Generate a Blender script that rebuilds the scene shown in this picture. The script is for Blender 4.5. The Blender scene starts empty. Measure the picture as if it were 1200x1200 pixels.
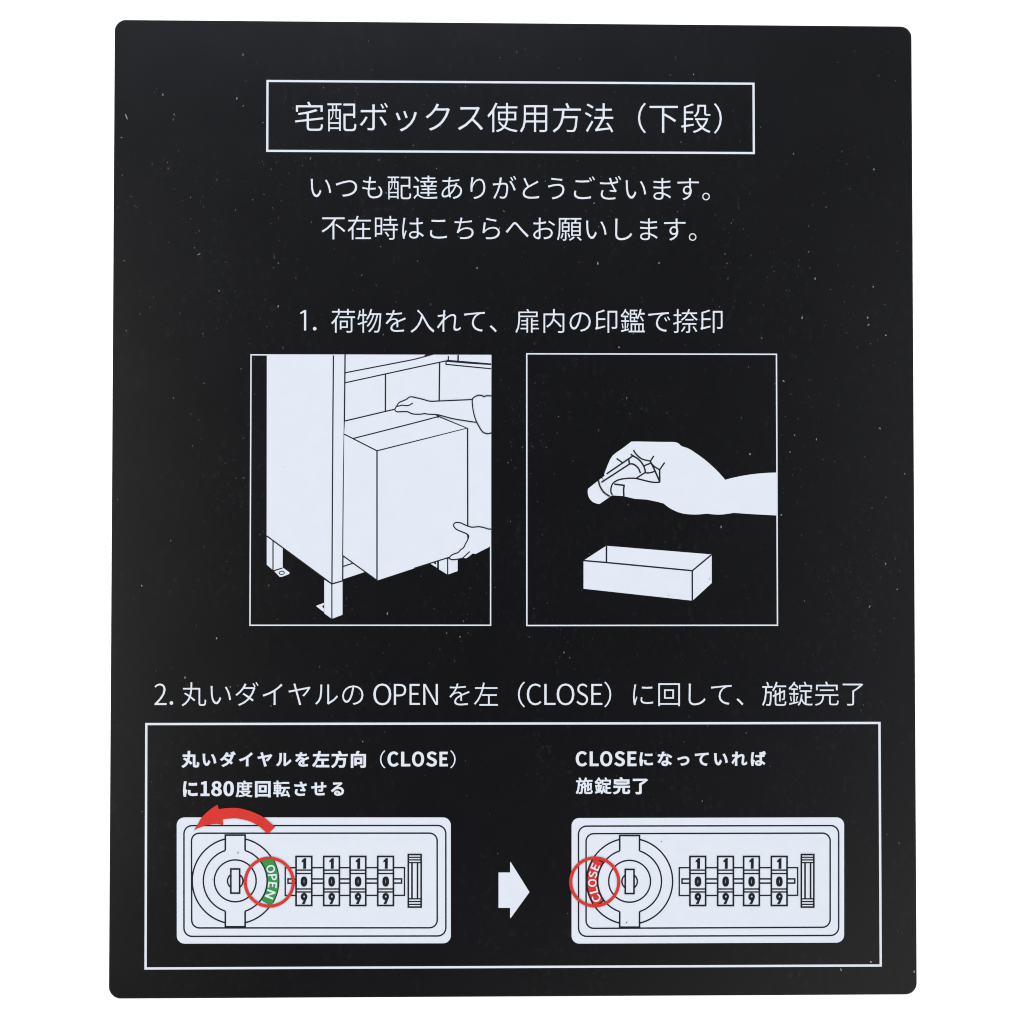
import bpy, math, random
from mathutils import Vector, Matrix
from mathutils.geometry import delaunay_2d_cdt

scene = bpy.context.scene
col = scene.collection

# ------------------------------------------------------------------ camera
cam_data = bpy.data.cameras.new('camera')
cam_data.lens = 85.0
cam_data.sensor_width = 36.0
cam_data.sensor_fit = 'HORIZONTAL'
cam_data.clip_start = 0.01
cam_data.clip_end = 50.0
cam = bpy.data.objects.new('camera', cam_data)
col.objects.link(cam)
ROT = Matrix(((0.99942453, -0.00148523, -0.03388805),
              (0.00030150, 0.99939045, -0.03490890),
              (0.03391925, 0.03487859, 0.99881578)))
CAM = Vector((-0.01994248, -0.02106374, 0.56628733))
cam.matrix_world = Matrix.Translation(CAM) @ ROT.to_4x4()
scene.camera = cam

# ------------------------------------------------------------------ world and lamps
world = bpy.data.worlds.new('World')
scene.world = world
world.use_nodes = True
bg = world.node_tree.nodes['Background']
bg.inputs['Color'].default_value = (0.90, 0.95, 1.0, 1)
bg.inputs['Strength'].default_value = 0.03


def softbox(name, loc, size, power, color, aim=(0, 0, 0)):
    l = bpy.data.lights.new(name, 'AREA')
    l.shape = 'RECTANGLE'
    l.size, l.size_y = size
    l.energy = power
    l.color = color
    o = bpy.data.objects.new(name, l)
    col.objects.link(o)
    o.location = loc
    d = Vector(aim) - Vector(loc)
    o.rotation_euler = d.to_track_quat('-Z', 'Y').to_euler()
    return o


def lamp(name, azimuth, elevation, dist, size, power, color):
    a, e = math.radians(azimuth), math.radians(elevation)
    softbox(name, (dist * math.cos(e) * math.cos(a), dist * math.cos(e) * math.sin(a), dist * math.sin(e)),
            (size, size), power, color)


# four big diffusers low round the table light the paper evenly ...
lamp('diffuser', 50, 30, 1.6, 1.0, 31.0, (1.0, 1.0, 1.0))
lamp('diffuser', 130, 30, 1.6, 1.0, 9.0, (0.95, 0.98, 1.0))
lamp('diffuser', 230, 30, 1.6, 1.0, 37.0, (1.0, 1.0, 1.0))
lamp('diffuser', 310, 30, 1.6, 1.0, 18.0, (1.0, 1.0, 0.99))
# ... and smaller ones higher up leave the soft sheen along the sign's edges
lamp('window_softbox', 96, 50, 1.4, 0.6, 12.0, (0.80, 0.87, 1.0))
lamp('side_softbox', 180, 64, 1.4, 0.6, 2.0, (1.0, 0.98, 0.93))
lamp('side_softbox', 0, 64, 1.4, 0.6, 0.5, (0.97, 0.98, 1.0))
lamp('front_softbox', 300, 62, 1.4, 0.6, 0.6, (1.0, 0.99, 0.98))

scene.view_settings.view_transform = 'Standard'
scene.view_settings.look = 'None'
scene.view_settings.exposure = 0.0
scene.view_settings.gamma = 1.0
scene.view_settings.use_curve_mapping = False
scene.cycles.max_bounces = 6
scene.cycles.filter_width = 1.05


# ------------------------------------------------------------------ materials
def new_mat(name):
    m = bpy.data.materials.new(name)
    m.use_nodes = True
    return m, m.node_tree, m.node_tree.nodes['Principled BSDF']


def noise(nt, scale, detail=3.0, rough=0.5, stretch=(1, 1, 1)):
    tc = nt.nodes.new('ShaderNodeTexCoord')
    mp = nt.nodes.new('ShaderNodeMapping')
    mp.inputs['Scale'].default_value = stretch
    nt.links.new(tc.outputs['Object'], mp.inputs['Vector'])
    n = nt.nodes.new('ShaderNodeTexNoise')
    n.inputs['Scale'].default_value = scale
    n.inputs['Detail'].default_value = detail
    n.inputs['Roughness'].default_value = rough
    nt.links.new(mp.outputs['Vector'], n.inputs['Vector'])
    return n


def ramp(nt, src, stops):
    r = nt.nodes.new('ShaderNodeValToRGB')
    e = r.color_ramp.elements
    e[0].position, e[0].color = stops[0][0], (*stops[0][1], 1)
    e[1].position, e[1].color = stops[-1][0], (*stops[-1][1], 1)
    for p, c in stops[1:-1]:
        k = e.new(p)
        k.color = (*c, 1)
    nt.links.new(src, r.inputs['Fac'])
    return r


def scaled(c, f):
    return tuple(v * f for v in c)


def ink(name, c, var=0.03, rough=0.5, spec=0.25):
    """flat screen-print ink with a very slight uneven coverage"""
    m, nt, b = new_mat(name)
    n = noise(nt, 260, 4, 0.6)
    r = ramp(nt, n.outputs['Fac'], [(0.3, scaled(c, 1 - var)), (0.7, scaled(c, 1 + var))])
    nt.links.new(r.outputs['Color'], b.inputs['Base Color'])
    b.inputs['Roughness'].default_value = rough
    b.inputs['Specular IOR Level'].default_value = spec
    return m


WHITE = ink('white_ink', (0.351, 0.369, 0.402), 0.012, 0.5, 0.15)
BLACK = ink('black_line_ink', (0.0040, 0.0040, 0.0075), 0.1, 0.5, 0.12)
RED = ink('red_ink', (0.322, 0.0150, 0.0105), 0.06, 0.5, 0.15)
GREEN = ink('green_ink', (0.012, 0.140, 0.026), 0.06, 0.5, 0.15)

PLATE, nt, b = new_mat('black_plate_coating')
n1 = noise(nt, 820, 4, 0.65, (1.0, 0.62, 1.0))       # fine vertical grime mottling
n2 = noise(nt, 35, 4, 0.55)                          # wide patches of wiped dirt
mul = nt.nodes.new('ShaderNodeMath'); mul.operation = 'MULTIPLY'
r1 = ramp(nt, n1.outputs['Fac'], [(0.56, (0, 0, 0)), (0.80, (1, 1, 1))])
r2 = ramp(nt, n2.outputs['Fac'], [(0.42, (0.10, 0.10, 0.10)), (0.72, (0.75, 0.75, 0.75))])
nt.links.new(r1.outputs['Color'], mul.inputs[0])
nt.links.new(r2.outputs['Color'], mul.inputs[1])
r3 = ramp(nt, mul.outputs[0], [(0.0, (0.0013, 0.0013, 0.0017)), (1.0, (0.0125, 0.0123, 0.0130))])
nt.links.new(r3.outputs['Color'], b.inputs['Base Color'])
n3 = noise(nt, 60, 5, 0.6)
r4 = ramp(nt, n3.outputs['Fac'], [(0.3, (0.212,) * 3), (0.7, (0.228,) * 3)])
nt.links.new(r4.outputs['Color'], b.inputs['Roughness'])
b.inputs['Specular IOR Level'].default_value = 0.52

DUST, nt, b = new_mat('pale_dust')
geo = nt.nodes.new('ShaderNodeNewGeometry')
rd = ramp(nt, geo.outputs['Random Per Island'],
          [(0.0, (0.004, 0.004, 0.0045)), (0.60, (0.0085, 0.0085, 0.009)), (0.88, (0.021, 0.021, 0.022)),
           (0.97, (0.050, 0.050, 0.051)), (1.0, (0.14, 0.14, 0.143))])
nt.links.new(rd.outputs['Color'], b.inputs['Base Color'])
b.inputs['Roughness'].default_value = 0.9
b.inputs['Specular IOR Level'].default_value = 0.1

LINT = ink('bright_dust', (0.115, 0.115, 0.120), 0.3, 0.9, 0.1)

PAPER, nt, b = new_mat('white_backdrop_paper')
npaper = noise(nt, 40, 4, 0.6)
rp = ramp(nt, npaper.outputs['Fac'], [(0.3, (0.93, 0.93, 0.93)), (0.7, (0.95, 0.95, 0.95))])
nt.links.new(rp.outputs['Color'], b.inputs['Base Color'])
b.inputs['Roughness'].default_value = 0.85
b.inputs['Specular IOR Level'].default_value = 0.1

# ------------------------------------------------------------------ artwork coordinates
# The printed artwork is drawn in its own flat units (5 per millimetre, y downwards) and laid
# on the top face of the plate by this projective map from artwork units to metres.
TOP = 0.0010
HM = ((0.00019991446005636153, 5.0900018215120407e-08, -0.12074265063134403),
      (3.1275256492624194e-07, -0.00019992823533342244, 0.11846223665620861),
      (-1.1988130489679515e-05, 1.2327193159397998e-05, 1.0))


def P(u, v):
    a, b_, c = (r[0] * u + r[1] * v + r[2] for r in HM)
    return a / c, b_ / c


LAYER = 0.00002     # one printed coat


def winding(x, y, loops):
    w = 0
    for lp in loops:
        x0, y0 = lp[-1]
        for x1, y1 in lp:
            if y0 <= y:
                if y1 > y and (x1 - x0) * (y - y0) - (x - x0) * (y1 - y0) > 0:
                    w += 1
            elif y1 <= y and (x1 - x0) * (y - y0) - (x - x0) * (y1 - y0) < 0:
                w -= 1
            x0, y0 = x1, y1
    return w


class Print:
    """collects flat printed shapes and links them as one mesh"""
    def __init__(self):
        self.v, self.f, self.m, self.mats, self.k = [], [], [], [], 0

    def mat(self, m):
        if m not in self.mats:
            self.mats.append(m)
        return self.mats.index(m)

    def z(self, layer):
        self.k += 1
        return TOP + LAYER * layer + 4e-7 * (self.k % 30)

    def add(self, pts, faces, layer, m):
        z = self.z(layer)
        o = len(self.v)
        self.v += [(*P(x, y), z) for x, y in pts]
        k = self.mat(m)
        for f in faces:
            a, b_, c = (self.v[o + i] for i in f[:3])
            n = (b_[0] - a[0]) * (c[1] - a[1]) - (b_[1] - a[1]) * (c[0] - a[0])
            f = [o + i for i in f]
            self.f.append(f if n > 0 else f[::-1])
            self.m.append(k)

    def fill(self, loops, layer, m):
        if not isinstance(loops[0][0], (tuple, list)):
            loops = [loops]
        pts, edges = [], []
        for lp in loops:
            o = len(pts)
            pts += [Vector(p) for p in lp]
            edges += [(o + i, o + (i + 1) % len(lp)) for i in range(len(lp))]
        vs, _, fs, *_r = delaunay_2d_cdt(pts, edges, [], 0, 1e-5)
        keep = []
        for f in fs:
            x = sum(vs[i].x for i in f) / len(f)
            y = sum(vs[i].y for i in f) / len(f)
            if winding(x, y, loops):
                keep.append(list(f))
        used = sorted({i for f in keep for i in f})
        rm = {i: k for k, i in enumerate(used)}
        self.add([(vs[i].x, vs[i].y) for i in used], [[rm[i] for i in f] for f in keep], layer, m)

    def line(self, pts, w, layer, m, closed=False):
        p = [pts[0]]
        for q in pts[1:]:
            if math.hypot(q[0] - p[-1][0], q[1] - p[-1][1]) > 1e-4:
                p.append(q)
        if closed and math.hypot(p[0][0] - p[-1][0], p[0][1] - p[-1][1]) < 1e-4:
            p.pop()
        n = len(p)
        L, R = [], []
        for i in range(n):
            dirs = []
            if closed or i > 0:
                a = p[i - 1]
                dirs.append((p[i][0] - a[0], p[i][1] - a[1]))
            if closed or i < n - 1:
                a = p[(i + 1) % n]
                dirs.append((a[0] - p[i][0], a[1] - p[i][1]))
            ns = []
            for dx, dy in dirs:
                l = math.hypot(dx, dy)
                ns.append((-dy / l, dx / l))
            if len(ns) == 1:
                nx, ny, k = *ns[0], 1.0
            else:
                nx, ny = ns[0][0] + ns[1][0], ns[0][1] + ns[1][1]
                l = math.hypot(nx, ny) or 1.0
                nx, ny = nx / l, ny / l
                k = 1.0 / max(0.45, nx * ns[0][0] + ny * ns[0][1])
            L.append((p[i][0] + nx * w / 2 * k, p[i][1] + ny * w / 2 * k))
            R.append((p[i][0] - nx * w / 2 * k, p[i][1] - ny * w / 2 * k))
        fs = [[i, (i + 1) % n, n + (i + 1) % n, n + i] for i in range(n if closed else n - 1)]
        self.add(L + R, fs, layer, m)

    def build(self, name, parent=None, label=None):
        me = bpy.data.meshes.new(name)
        me.from_pydata(self.v, [], self.f)
        for m in self.mats:
            me.materials.append(m)
        me.polygons.foreach_set('material_index', self.m)
        me.update()
        o = bpy.data.objects.new(name, me)
        col.objects.link(o)
        o.parent = parent
        if label:
            o['label'] = label
        return o


def curve(pts, n=4):
    """Catmull-Rom through the points"""
    out = []
    for i in range(len(pts) - 1):
        p0 = pts[max(0, i - 1)]; p1 = pts[i]; p2 = pts[i + 1]; p3 = pts[min(len(pts) - 1, i + 2)]
        for j in range(n):
            t = j / n
            out.append(tuple(0.5 * (2 * p1[k] + (p2[k] - p0[k]) * t + (2 * p0[k] - 5 * p1[k] + 4 * p2[k] - p3[k]) * t * t
                                    + (3 * p1[k] - p0[k] - 3 * p2[k] + p3[k]) * t ** 3) for k in (0, 1)))
    out.append(pts[-1])
    return out


def arc(cx, cy, r, a0, a1, n=None):
    """angles in degrees, counter-clockwise as seen (y is down)"""
    n = n or max(6, int(abs(a1 - a0) / 5))
    return [(cx + r * math.cos(math.radians(a0 + (a1 - a0) * i / n)),
             cy - r * math.sin(math.radians(a0 + (a1 - a0) * i / n))) for i in range(n + 1)]


def ring(cx, cy, r):
    return arc(cx, cy, r, 0, 360, 72)[:-1]


def rounded(q, r, n=7):
    out = []
    for i in range(4):
        p, a, c = q[i], q[i - 1], q[(i + 1) % 4]
        la = math.hypot(a[0] - p[0], a[1] - p[1]); lc = math.hypot(c[0] - p[0], c[1] - p[1])
        s = (p[0] + (a[0] - p[0]) * r / la, p[1] + (a[1] - p[1]) * r / la)
        e = (p[0] + (c[0] - p[0]) * r / lc, p[1] + (c[1] - p[1]) * r / lc)
        k = 0.5523
        c1 = (s[0] + (p[0] - s[0]) * k, s[1] + (p[1] - s[1]) * k)
        c2 = (e[0] + (p[0] - e[0]) * k, e[1] + (p[1] - e[1]) * k)
        for j in range(n + 1):
            t = j / n; u = 1 - t
            out.append(tuple(s[d] * u ** 3 + 3 * c1[d] * u * u * t + 3 * c2[d] * u * t * t + e[d] * t ** 3 for d in (0, 1)))
    return out


def rect(x0, y0, x1, y1):
    return [(x0, y0), (x1, y0), (x1, y1), (x0, y1)]


# ------------------------------------------------------------------ lettering outlines
# every character of the sign as closed outlines, three hex digits per coordinate (offset 64),
# 351 units to the em, y upwards
EMU, MIDX, MIDY = 351.0, 175.5, 133.0
GLYPHS = {
    '0': '0a103b0c20440dc05d0ec0860f10c10ec0fb0dc1250c213d0a114508013d0671250570fb0520c105708606705d080044 0a10550880610770840700c10770fe0881210a112c0bb1210cc0fe0d20c10cc0840bb061',
    '1': '05f0400ec0400ec05b0b805b0b81410a014108813606a12e06a11a09811a09805b05f05b',
    '2': '04f0400f10400f105c0aa05c0800590b50910d80c60e50fa0db1220c113c09a14506f13b04e12006110e07912309612b0b01250c01130c50f90b80ca09209304f053',
    '8': '0a203b0cc0440e805c0f207e0ec09c0dc0b20c70c10c70c30de0dc0e91010e11240c813c0a314507f13c06612605c1030670e107f0c807f0c70680b605709f05008005b05c078044 0b40cb0970d80820ea07910307f11908d1280a212d0ba1270c91160ce0ff0c70e4 0a205308705907406a06c0830760a40900bd0b20ae0ca09b0d407f0ce0680bc059',
    '9': '09203b0b50430d305c0e80890ef0cb0e91010d71270bb13e09914507413b05a11e04f0f20580c50710aa0960a10b60aa0d10c10cb08e0bd06d0a905c09105607905b06606a05405606e043 0d10db0b60c109b0b90820c00730d406e0f207311108312509912c0b51230c8108',
    'C': '0c403b0f00451130601010750e60600c50580a405f08b07407b0950760c107b0ec08c10d0a51220c61290e41220fb11110c1260ef13c0c614509913c07512205d0f80540c005d08807405f098044',
    'E': '0630400fb0400fb05c08405c0840b90e50b90e50d50840d50841250f71250f7141063141',
    'L': '0630400f40400f405c08405c084141063141',
    'N': '0630400820400820c707e11707f11709b0e20f904011a04011a1410fb1410fb0bb10006a0fe06a0e209f084141063141',
    'O': '0c203b0ee04511105f12708a12f0c11270f91111220ee13c0c214509613c07312205c0f90540c105c08a07305f096045 0c20580a205f08a07407b0960760c107b0ec08a10d0a21220c21290e11220f910d1090ec10e0c11090960f90740e105f',
    'P': '0630400840400840a60ae0a60d40ab0f20b91060d210c0f51061190f21300d413d0ad141063141 0840c10841260a81260ce1220e51130ec0f50e50d70cf0c60aa0c1',
    'S': '0aa03b0d90450f705f1020840fb0a40e80ba0cd0c90a80d90940e20840ef07e1040841170941240ae1290ce1220e81110f91260d813c0ae14508413c06712405d1010650e20790cd0910bf0b60af0cc0a50db0970e10810da06c0c805d0ab058084061064078051061078046',
    '、': '0a002c0b704109106a06908e05207a07a056',
    '。': '08409506908e05607b04f06005604506903208402b09f0320b20450b90600b207b09f08e 08403c06b04706106006b07908408409d0790a806009d047',
    'あ': '1170da0fc0a70db0810d50c10d60cf0f10d71110da 13f10112310811f0f411e0f01110f00d60e80da11315812015813a11e1300dd12b0e11460e51550c81560c71450c412a0ad12a07312e0731140ac1120c21120be0df0920c107209a06606d06c05507a04608f0410ad0460cb0540d10410ea0480e106510c09412f0d714b0c915c0b416209b1550721320550fb04610a02e13f03e16205617607517d0991750bd15d0da1370ec1380ed 0bd0c40bd0be0c506f0ab06109505c08606108107208909009e0ad',
    'い': '08e13406c13506f1160720b807d07f08f0590a50430bd03d0d40440ea05e0ff08d0e90a60d60750bd05e0a706a09708c08e0bf08b112 14512b1291211470ef15b0b216607118207d16d0db',
    'う': '13c0b513108b11406c0e60560ab04a0bb02f0fa03f12c05a14e08115a0b41530d51410ed1260fc1031010c90fb09a0f007a0eb0830cb0a10d60c90e01000e71200e01350cf 0a91520a413813a12713e1420f5147',
    'お': '13c13113011c15910317e0e718d0fe 0b20a20b30640b00570a605308e05b08007008e08a 06a11906b0fe0980fc0b20fd0b10d00b10bc08c0a707008c06506f07205208f03d0ae0350be0390c90460cc0600cb0ac0f10b61170b91360b414b0a515408c14b07113605f1190550f00530fa03612503b14e04c16706717008c1640b11450c91180d20f20ce0cb0c50cb0d10cb10011510c1141280cc11a0cd1400d01580b11580b213f0b2117097116',
    'が': '14d12713311c1580e017209e18d0ab1710eb 15115a13e15315b12216e12a 178168165161182130195139 05610305a0e50790e90a60ee08a09705c03f0780340a60960c20f00e70f30fb0f01080e510c0cd1080920fc0620ef0530dd0500b20570b703a0e00350fe03b11305212308c1280d01200f510c1070ef10c0c81090d113b0d41500b41530ab107076103',
    'こ': '0921360921190ef11514d11914d1360ef131 0a00a90840ab07d07b08405e09a0480bd03c0ed03713203b1640441640621300570ec0540be0590a2069099081',
    'ご': '08c13208c1160e91121471161471330e812e 09a0a507e0a807607707e05a0940450b70380e703312c03715e04015e05e12a0540e60500b805609c06609307d 15115913e15115b12016d129 17716716515f18212f195137',
    'さ': '0ad0ad0920b408609608107908905a09e0440c10360ee03112103414803914905512004e0ef04c0c30520a706109d07d0a1095 07711d0781010c70fd10b1001200d51350b00fb0b60f909e14e09515c0a814d0bb1380dc12510316e11116b12d11d11c10c1570ef1540f71381021190c2117',
    'ざ': '14f16013c15815812716b12f 17516e16316618013519313e 0aa0ab08e0b108209307d07708505809b0410bd0340ea02f11e03114503614605211d04c0ec04a0bf04f0a305f09907a09d092 07311a0740fe0c30fb1070fd1320ae0f70b30f509c14a0921580a61490b81340d912110016a10f16712a1191191091550eb1510f41350fe1160be115',
    'し': '0b715109415109612d09307c0990580ab0400c60320e802e11c03614504816406117a07c1660931490701200560e904b0cb0500b70600b007f0b412d',
    'す': '1070c21050a70fa0960e80910cf09a0c40b40cf0cf0e80d90fa0d3 06212506210a0ff1100ff0ec0e80f00c90e80b30d20aa0b30b20930c807f0e40790f407b1020820ee0660cf0520a50440bd02d0ef0441100631200851250a91220c211a0d611911011e11018510e18512811f12811912811a13f11c1550fc1550fe13f0fe128',
    'せ': '0500ef0530d20760d709c0db09c0840a00610ac04a0c603e0f603a15c04015d05d12f0580f50550d20580c00600b80700b70880b70de1270e91230af11f0a81160a60f30aa0f209212008d13209213b0a11400eb1670ed1830ed18310816810614110414113514314e12514e1271341271020b70f70b71270b814309a14309c12509c0f50740f1',
    'ち': '06712606810a0aa10709a0c708208a09c0810a70910c30a80e60b610e0bb1310b51460a414d08d13f06911b0550e804d0ad0500b40350f003312203a14804b16106716a08d15f0b21410ca1110d30de0cc0af0b50c510815311615313110e1260ca1200ce1350d41520b51540b41370b01200aa120',
    'っ': '0780cc0840af0c30c71120d81320d11460bf14e0a41420801230670f60590bf0530cb03810b04213e05715e07716a0a315f0cd1410e81150f10d10e60990d4',
    'つ': '05a0f70670d80b30f511510913d1011570e915f0c815109a12b07b0f40690b20620be0450fc04d13005d15a07717409a17e0c71760ee16010b13e11d1161240c3116080101',
    'て': '05e12806110a0b311610511f0e61040ce0db0c40a80d10760f105211e03d14f03515905212e0581070670eb0840e00af0ea0da10510313011d15212217512317513f11613907d12a',
    'で': '05c12605f1080b111410311d0e41010cc0d90c20a60ce0740ef05011c03b14d03315705012c0561050650e90810de0ac0e80d810310112e11b15012017312117313d11413607b128 1400f612e0ee14b0bd15d0c5 1661041550fc1730cb1850d4',
    'と': '0ac1500901450c30d90a30be08e0a008607e08f05d0a60470ca03a0f803613603916603f16605e1330560f60520c80580ad0680a30810b10a70d80c81110e914210215d11114e12a1351190db0e80c3118',
    'な': '1770e01860f71351261261111500fb 11a07a11a06a11705810a04c0f30470d504f0cb0630d70770f607f 1310ea1150ea1190920f70950d308f0ba07c0b10610ba0440d30340f702e11a03512e04713406113407015305c16c04717b05f15c07713308b1300c4 0de1560bf1590b411c08d11a06211d06410308d1020ac10308b0bf06108007c0720a60b70c810510811210712d0d0120',
    'に': '0e012c0e011012810d17011017012d129128 0ed09e0d40a00ce0770d705b0f304912304215404517b04a17a06715006012305e0ff0630ed06e0e807e 09d14707e14a07b1310720f306b0a506f0640780340920360910420920520ab0a109c0ac0880790850aa08b0ef096130',
    'の': '0e71210d30c20c10930af07809e07008e07608008b07a0af0820d40970f70b9112 10412112b11714910015b0e11610bc15a09314607512905f1080540ea04f0fb03513204415b06017508817e0bb1740ed15a11612f1310f813b0bc13008b11106b0e305f0ad06807b07f05b09d04f0bc05c0d70800ef0bc',
    'は': '09914c07a14e07813506f0f40680a206c06207603308e03508d04108f0510a809e0990a90850760820a70880f0093134 12d08112d07512a06011e05310704e0e80550dc06a0e907f109086 14614e12714e12813812810d10710c0cc10f0cc0f51070f21280f312c09910b09c0e40950cb0820c30670cb04c0e403b10c03513003d14305214806e14807517d04c18d06416e07c1470911430f51800fb18011614310e144139',
    'ば': '09114807214a0701310660f006009e06405e06d02f08603108503d08604d09f09a0910a607d0720790a30800ec08b130 15c15514b15015f11e171125 17f16016e15b18212a194130 12407d12507112105d1150500fe04b0e00520d40660e007b100083 13e14a11e14a1201341201090fe1080c310b0c30f10fe0ef1200ef1230951030980dc0910c307e0bb0640c30490dc03710303112803913b04e14006a14007117504818406016507813f08d13b0f11770f717711213b10a13b135',
    'へ': '0540a006e0860820a10c10f20cc0fc0d60fd0e30f31240a517704d18d0671350be0ef10f0d911d0c511c0b110b06d0b7',
    'ま': '0ef07e0ef0670ea0540dd04b0ca0480ae04c09f05609a0650a00730b107e0cd082 0810e60810cb0d90c60ed0c60ee0970d10990a509208907f0800630890470a30360cd0300f203710504910b06110a07713a05f15f04216f05b1460771090911070c71680cf1680e91060e01060e410611116511916513310612910713f1091560eb1560ec1410ec1280dc1280831300831160dd1100ec1100ec0e40ec0df0d90df',
    'も': '0620ce0610b30aa0a60a707e0ae05a0c00410dc0340fd03012c0361510461680601710841680ad14d0d412e0ce14b0ab15408714906712b0530fd04b0dc0520c90650c20820c40a50d10a51160a81160c30cd0be0c70be0cf0fe0d10fe11810111911b0d21170d713b0db1530bc1550bb13c0b711809011c06b12506910b0b50ff0ad0bf0870c4',
    'ら': '0b51530ae13813611d13d1380f9143 0ae11309011707e0880980820a30940c00ad0e40bd10f0c312f0bc1450ac14d09314307212405a0f104e0a80500b10340f603312a03e14f05316406f16a09215f0b71400d11110db0d50d109f0b0',
    'り': '0b715409815509513708e10008a0c608e08e0a90910a80bc0b70ec0d711710112912011d1320fb1390ca12e09211106c0e60540b10480c202e0f203b11b05013a06e14e0961550ca14f0fc13f12212613a1051420dc1360bb1170a60f3',
    'る': '10b04c0ef0490cd0510c00650c80750dc07b0f4075104064 0931420941250ab12711712c0c50e706709907b0840a50ab0ce0c21010ca12a0c21450ad15008e14b07413c0601240521190711020880dd0900c008a0ad0790a70630b00490ca0370f303112503814b04a16306716c08e1640af1500c91300da1080e00f00de0d70d91341251471341371481241450ac141',
    'れ': '0a713c0a511b07211505c11505e0f80a31010a10df05307406505c09e0af09d0a109c04709b0330ba0330b80480b709c0b80c60ed0f411f10913410213b0ec1340ad12e06a13305114004315503e17704519505b19007917606315c05c14e0621490711500b31560f415110d14111d1261231001190da1020ba0e80bc0fc0cb1150c11210bf1200c61550a5156',
    'を': '1750da1690f514d0e710d0cb0fc0e20de0ea0c50e70ae0dd0cd11314111d1421370d712c0e11550c41570bc12c0a412b06912f0691150a31130b21130950e30610a80790960990bb0b50cd0d50d40ea0cf0f50be0cd0a70af08a0a20660a904b0bd03b0d90330fd03015d03715d0530fe04a0dd04c0c70550be06a0ce0890f60a40f506e11006e10f0b11560cf',
    'イ': '05e0be06c0a30b30bd0f20dc0f205b0ef03511203511005b1100ee14211416e13c15715212b1270f71000b30dc',
    'ク': '0fc1500db15b0d113f0bb11a0970f00630c907b0b60ae0e00d310c14a10c1360d611209f0ee07c0c005e0860470a00310da04b10706b12b0901520cd16910817111b15a1291431260e41260ec134',
    'ス': '15812a14613812c1350a51350811370811170a511912d1191160e80f30b80b307d0630500790380c306510209f13706a16203717b04c14d07e1150b41360e814f11b',
    'ダ': '17216816016117d13018f139 0f014b0d11550c51390ae1140890e80550bf06c0ad0a10da0c910a14010a12e0da1100a90c60d80b30c50fd0920da0710ac05407603e08f0280dc05011508113b06214f07a1270981490d015e10516611815612216912a14c15a13915215512314f1261381230da1230e112f',
    'ッ': '0e910a0d01010eb0b51050be 1680f614a1001390be1190880e50590a803d0bf0260fa0461310791500ac1630e5 0980f807e0ee09d09f0b80a9',
    'ボ': '14715513514d15011d163126 17115f15e15717a12818d130 0b10c10980cc07a09c05507106e06109108d 1430cc12b0bf14a09316606218007116309f 0601130600f507e0f60df0f60df0f40df0590dc04e0d204b0a904f0ac0330de0310f40380fc04d0fc0f40fc0f61580f61750f61751131581110fc1110fc1350fe14e0dd14e0df1350df11107e111',
    'ヤ': '18111d16d12b15d1260ca1090bc13b0b615609614e0a01340ad1040790fa0560f605e0d80b40ea0df04d0e50311060380fd0540d10f015710a1370de10c0b21280a41590de',
    'ル': '0f704710a03811604015606918d0a117d0b914c08411706311712d1181470f81470fa12d0fa05b 0570490710380980630b00980b90e00bb12c0bc14609c14609f12c09d0e309409f07d06f',
    '下': '05314c0531320da1320da0240f60240f60de1340ba1660981780af13f0d40fb0f90f60f30f613218b13218b14c',
    '不': '1040e71460b717b08719009b1590ca1170f8 05814e0581330f41330c90f80910c304f0990610820a60b00e10e80e10250fd0250fd10c11613318613318614e',
    '丸': '06c0ca0ad0a109807807705404b03805e02308c0410ad0660c40900f506510907a0cd0aa0d70d50dc10112d10112d05313003a13b02d14f02917402918903019404819807717f08317c04f17204315304314a04614805314811b0de11b0df1650c31650c211b05e11b05e1010c11010b50bb07e0dc',
    '了': '06214b06213114513111610b0e20ec0e20460e00400d903e09903f0a30240d00250ec0280fa0320fe0460fe0df14010a17913d16414c15e14b',
    '使': '11216511213f0b013f0b01271121271121050bb1050bb0a41100a410a0880fd06e0e40830d109d0bb0950d10760ed05c0cf0480a30390b40230e203610304e13e03318502319403b14e04911206012208112a0a41850a418510512b10512b12719112719113f12b13f12b165 0d30ef1120ef1120ca1110ba0d30ba 12b0ef16c0ef16c0ba12b0ba12b0ca 0a116707a11a0470dc0560c207d0f007d0230960230961160ba15f',
    '入': '0a71480c612e0e010f0ca0ca0ac08f08306004e03b0670260a50580d40990f50ec1100b612d08015204f18502719204514e0831230ce0f811b0b715f',
    '内': '06312a06302307d02307d1100e21100de0ec0d00c60b40a108607f09906b0c10880dd0a80ee0c911e09a14406f15a08012d0b00f60e20fc11016211016204716104015a03e12203f12b02415302516c02917903317c04717c12a0fd12a0fd1660e21660e212a',
    '印': '06104d07c0570e00720de08a07f07307f0d10e00d10e00eb07f0eb07f12c0b113a0df14a0ca15f09c14d06413d06408005f070055068 0fb14e0fb02511502511513316613316607d16407715e07613007613a05a15c05b17206017d06a18007d18014e',
    '向': '0d91670c312a06312a06302407d02407d11016311016304716104115a03f12103f12b02415302516d02917a03317e04717e12a0e012a0fa162 0c30ca11b0ca11b0850c3085 0aa0e10aa0540c30540c306e13406e1340e1',
    '回': '0c30ef1180ef11809f0c309f 0aa1070aa087132087132107 05d15805d024078024078037166037166024182024182158 07805007813e16613e166050',
    '在': '0c91660b61300561300561170ab1170830d704d0a405b08c0840af08402509e02509e0cf0c91171891171891300d31300e415f 1111041110c10c30c10c30a81110a81110450b50450b502c18802c18804512c04512c0a817b0a817b0c112c0c112c104',
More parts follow.
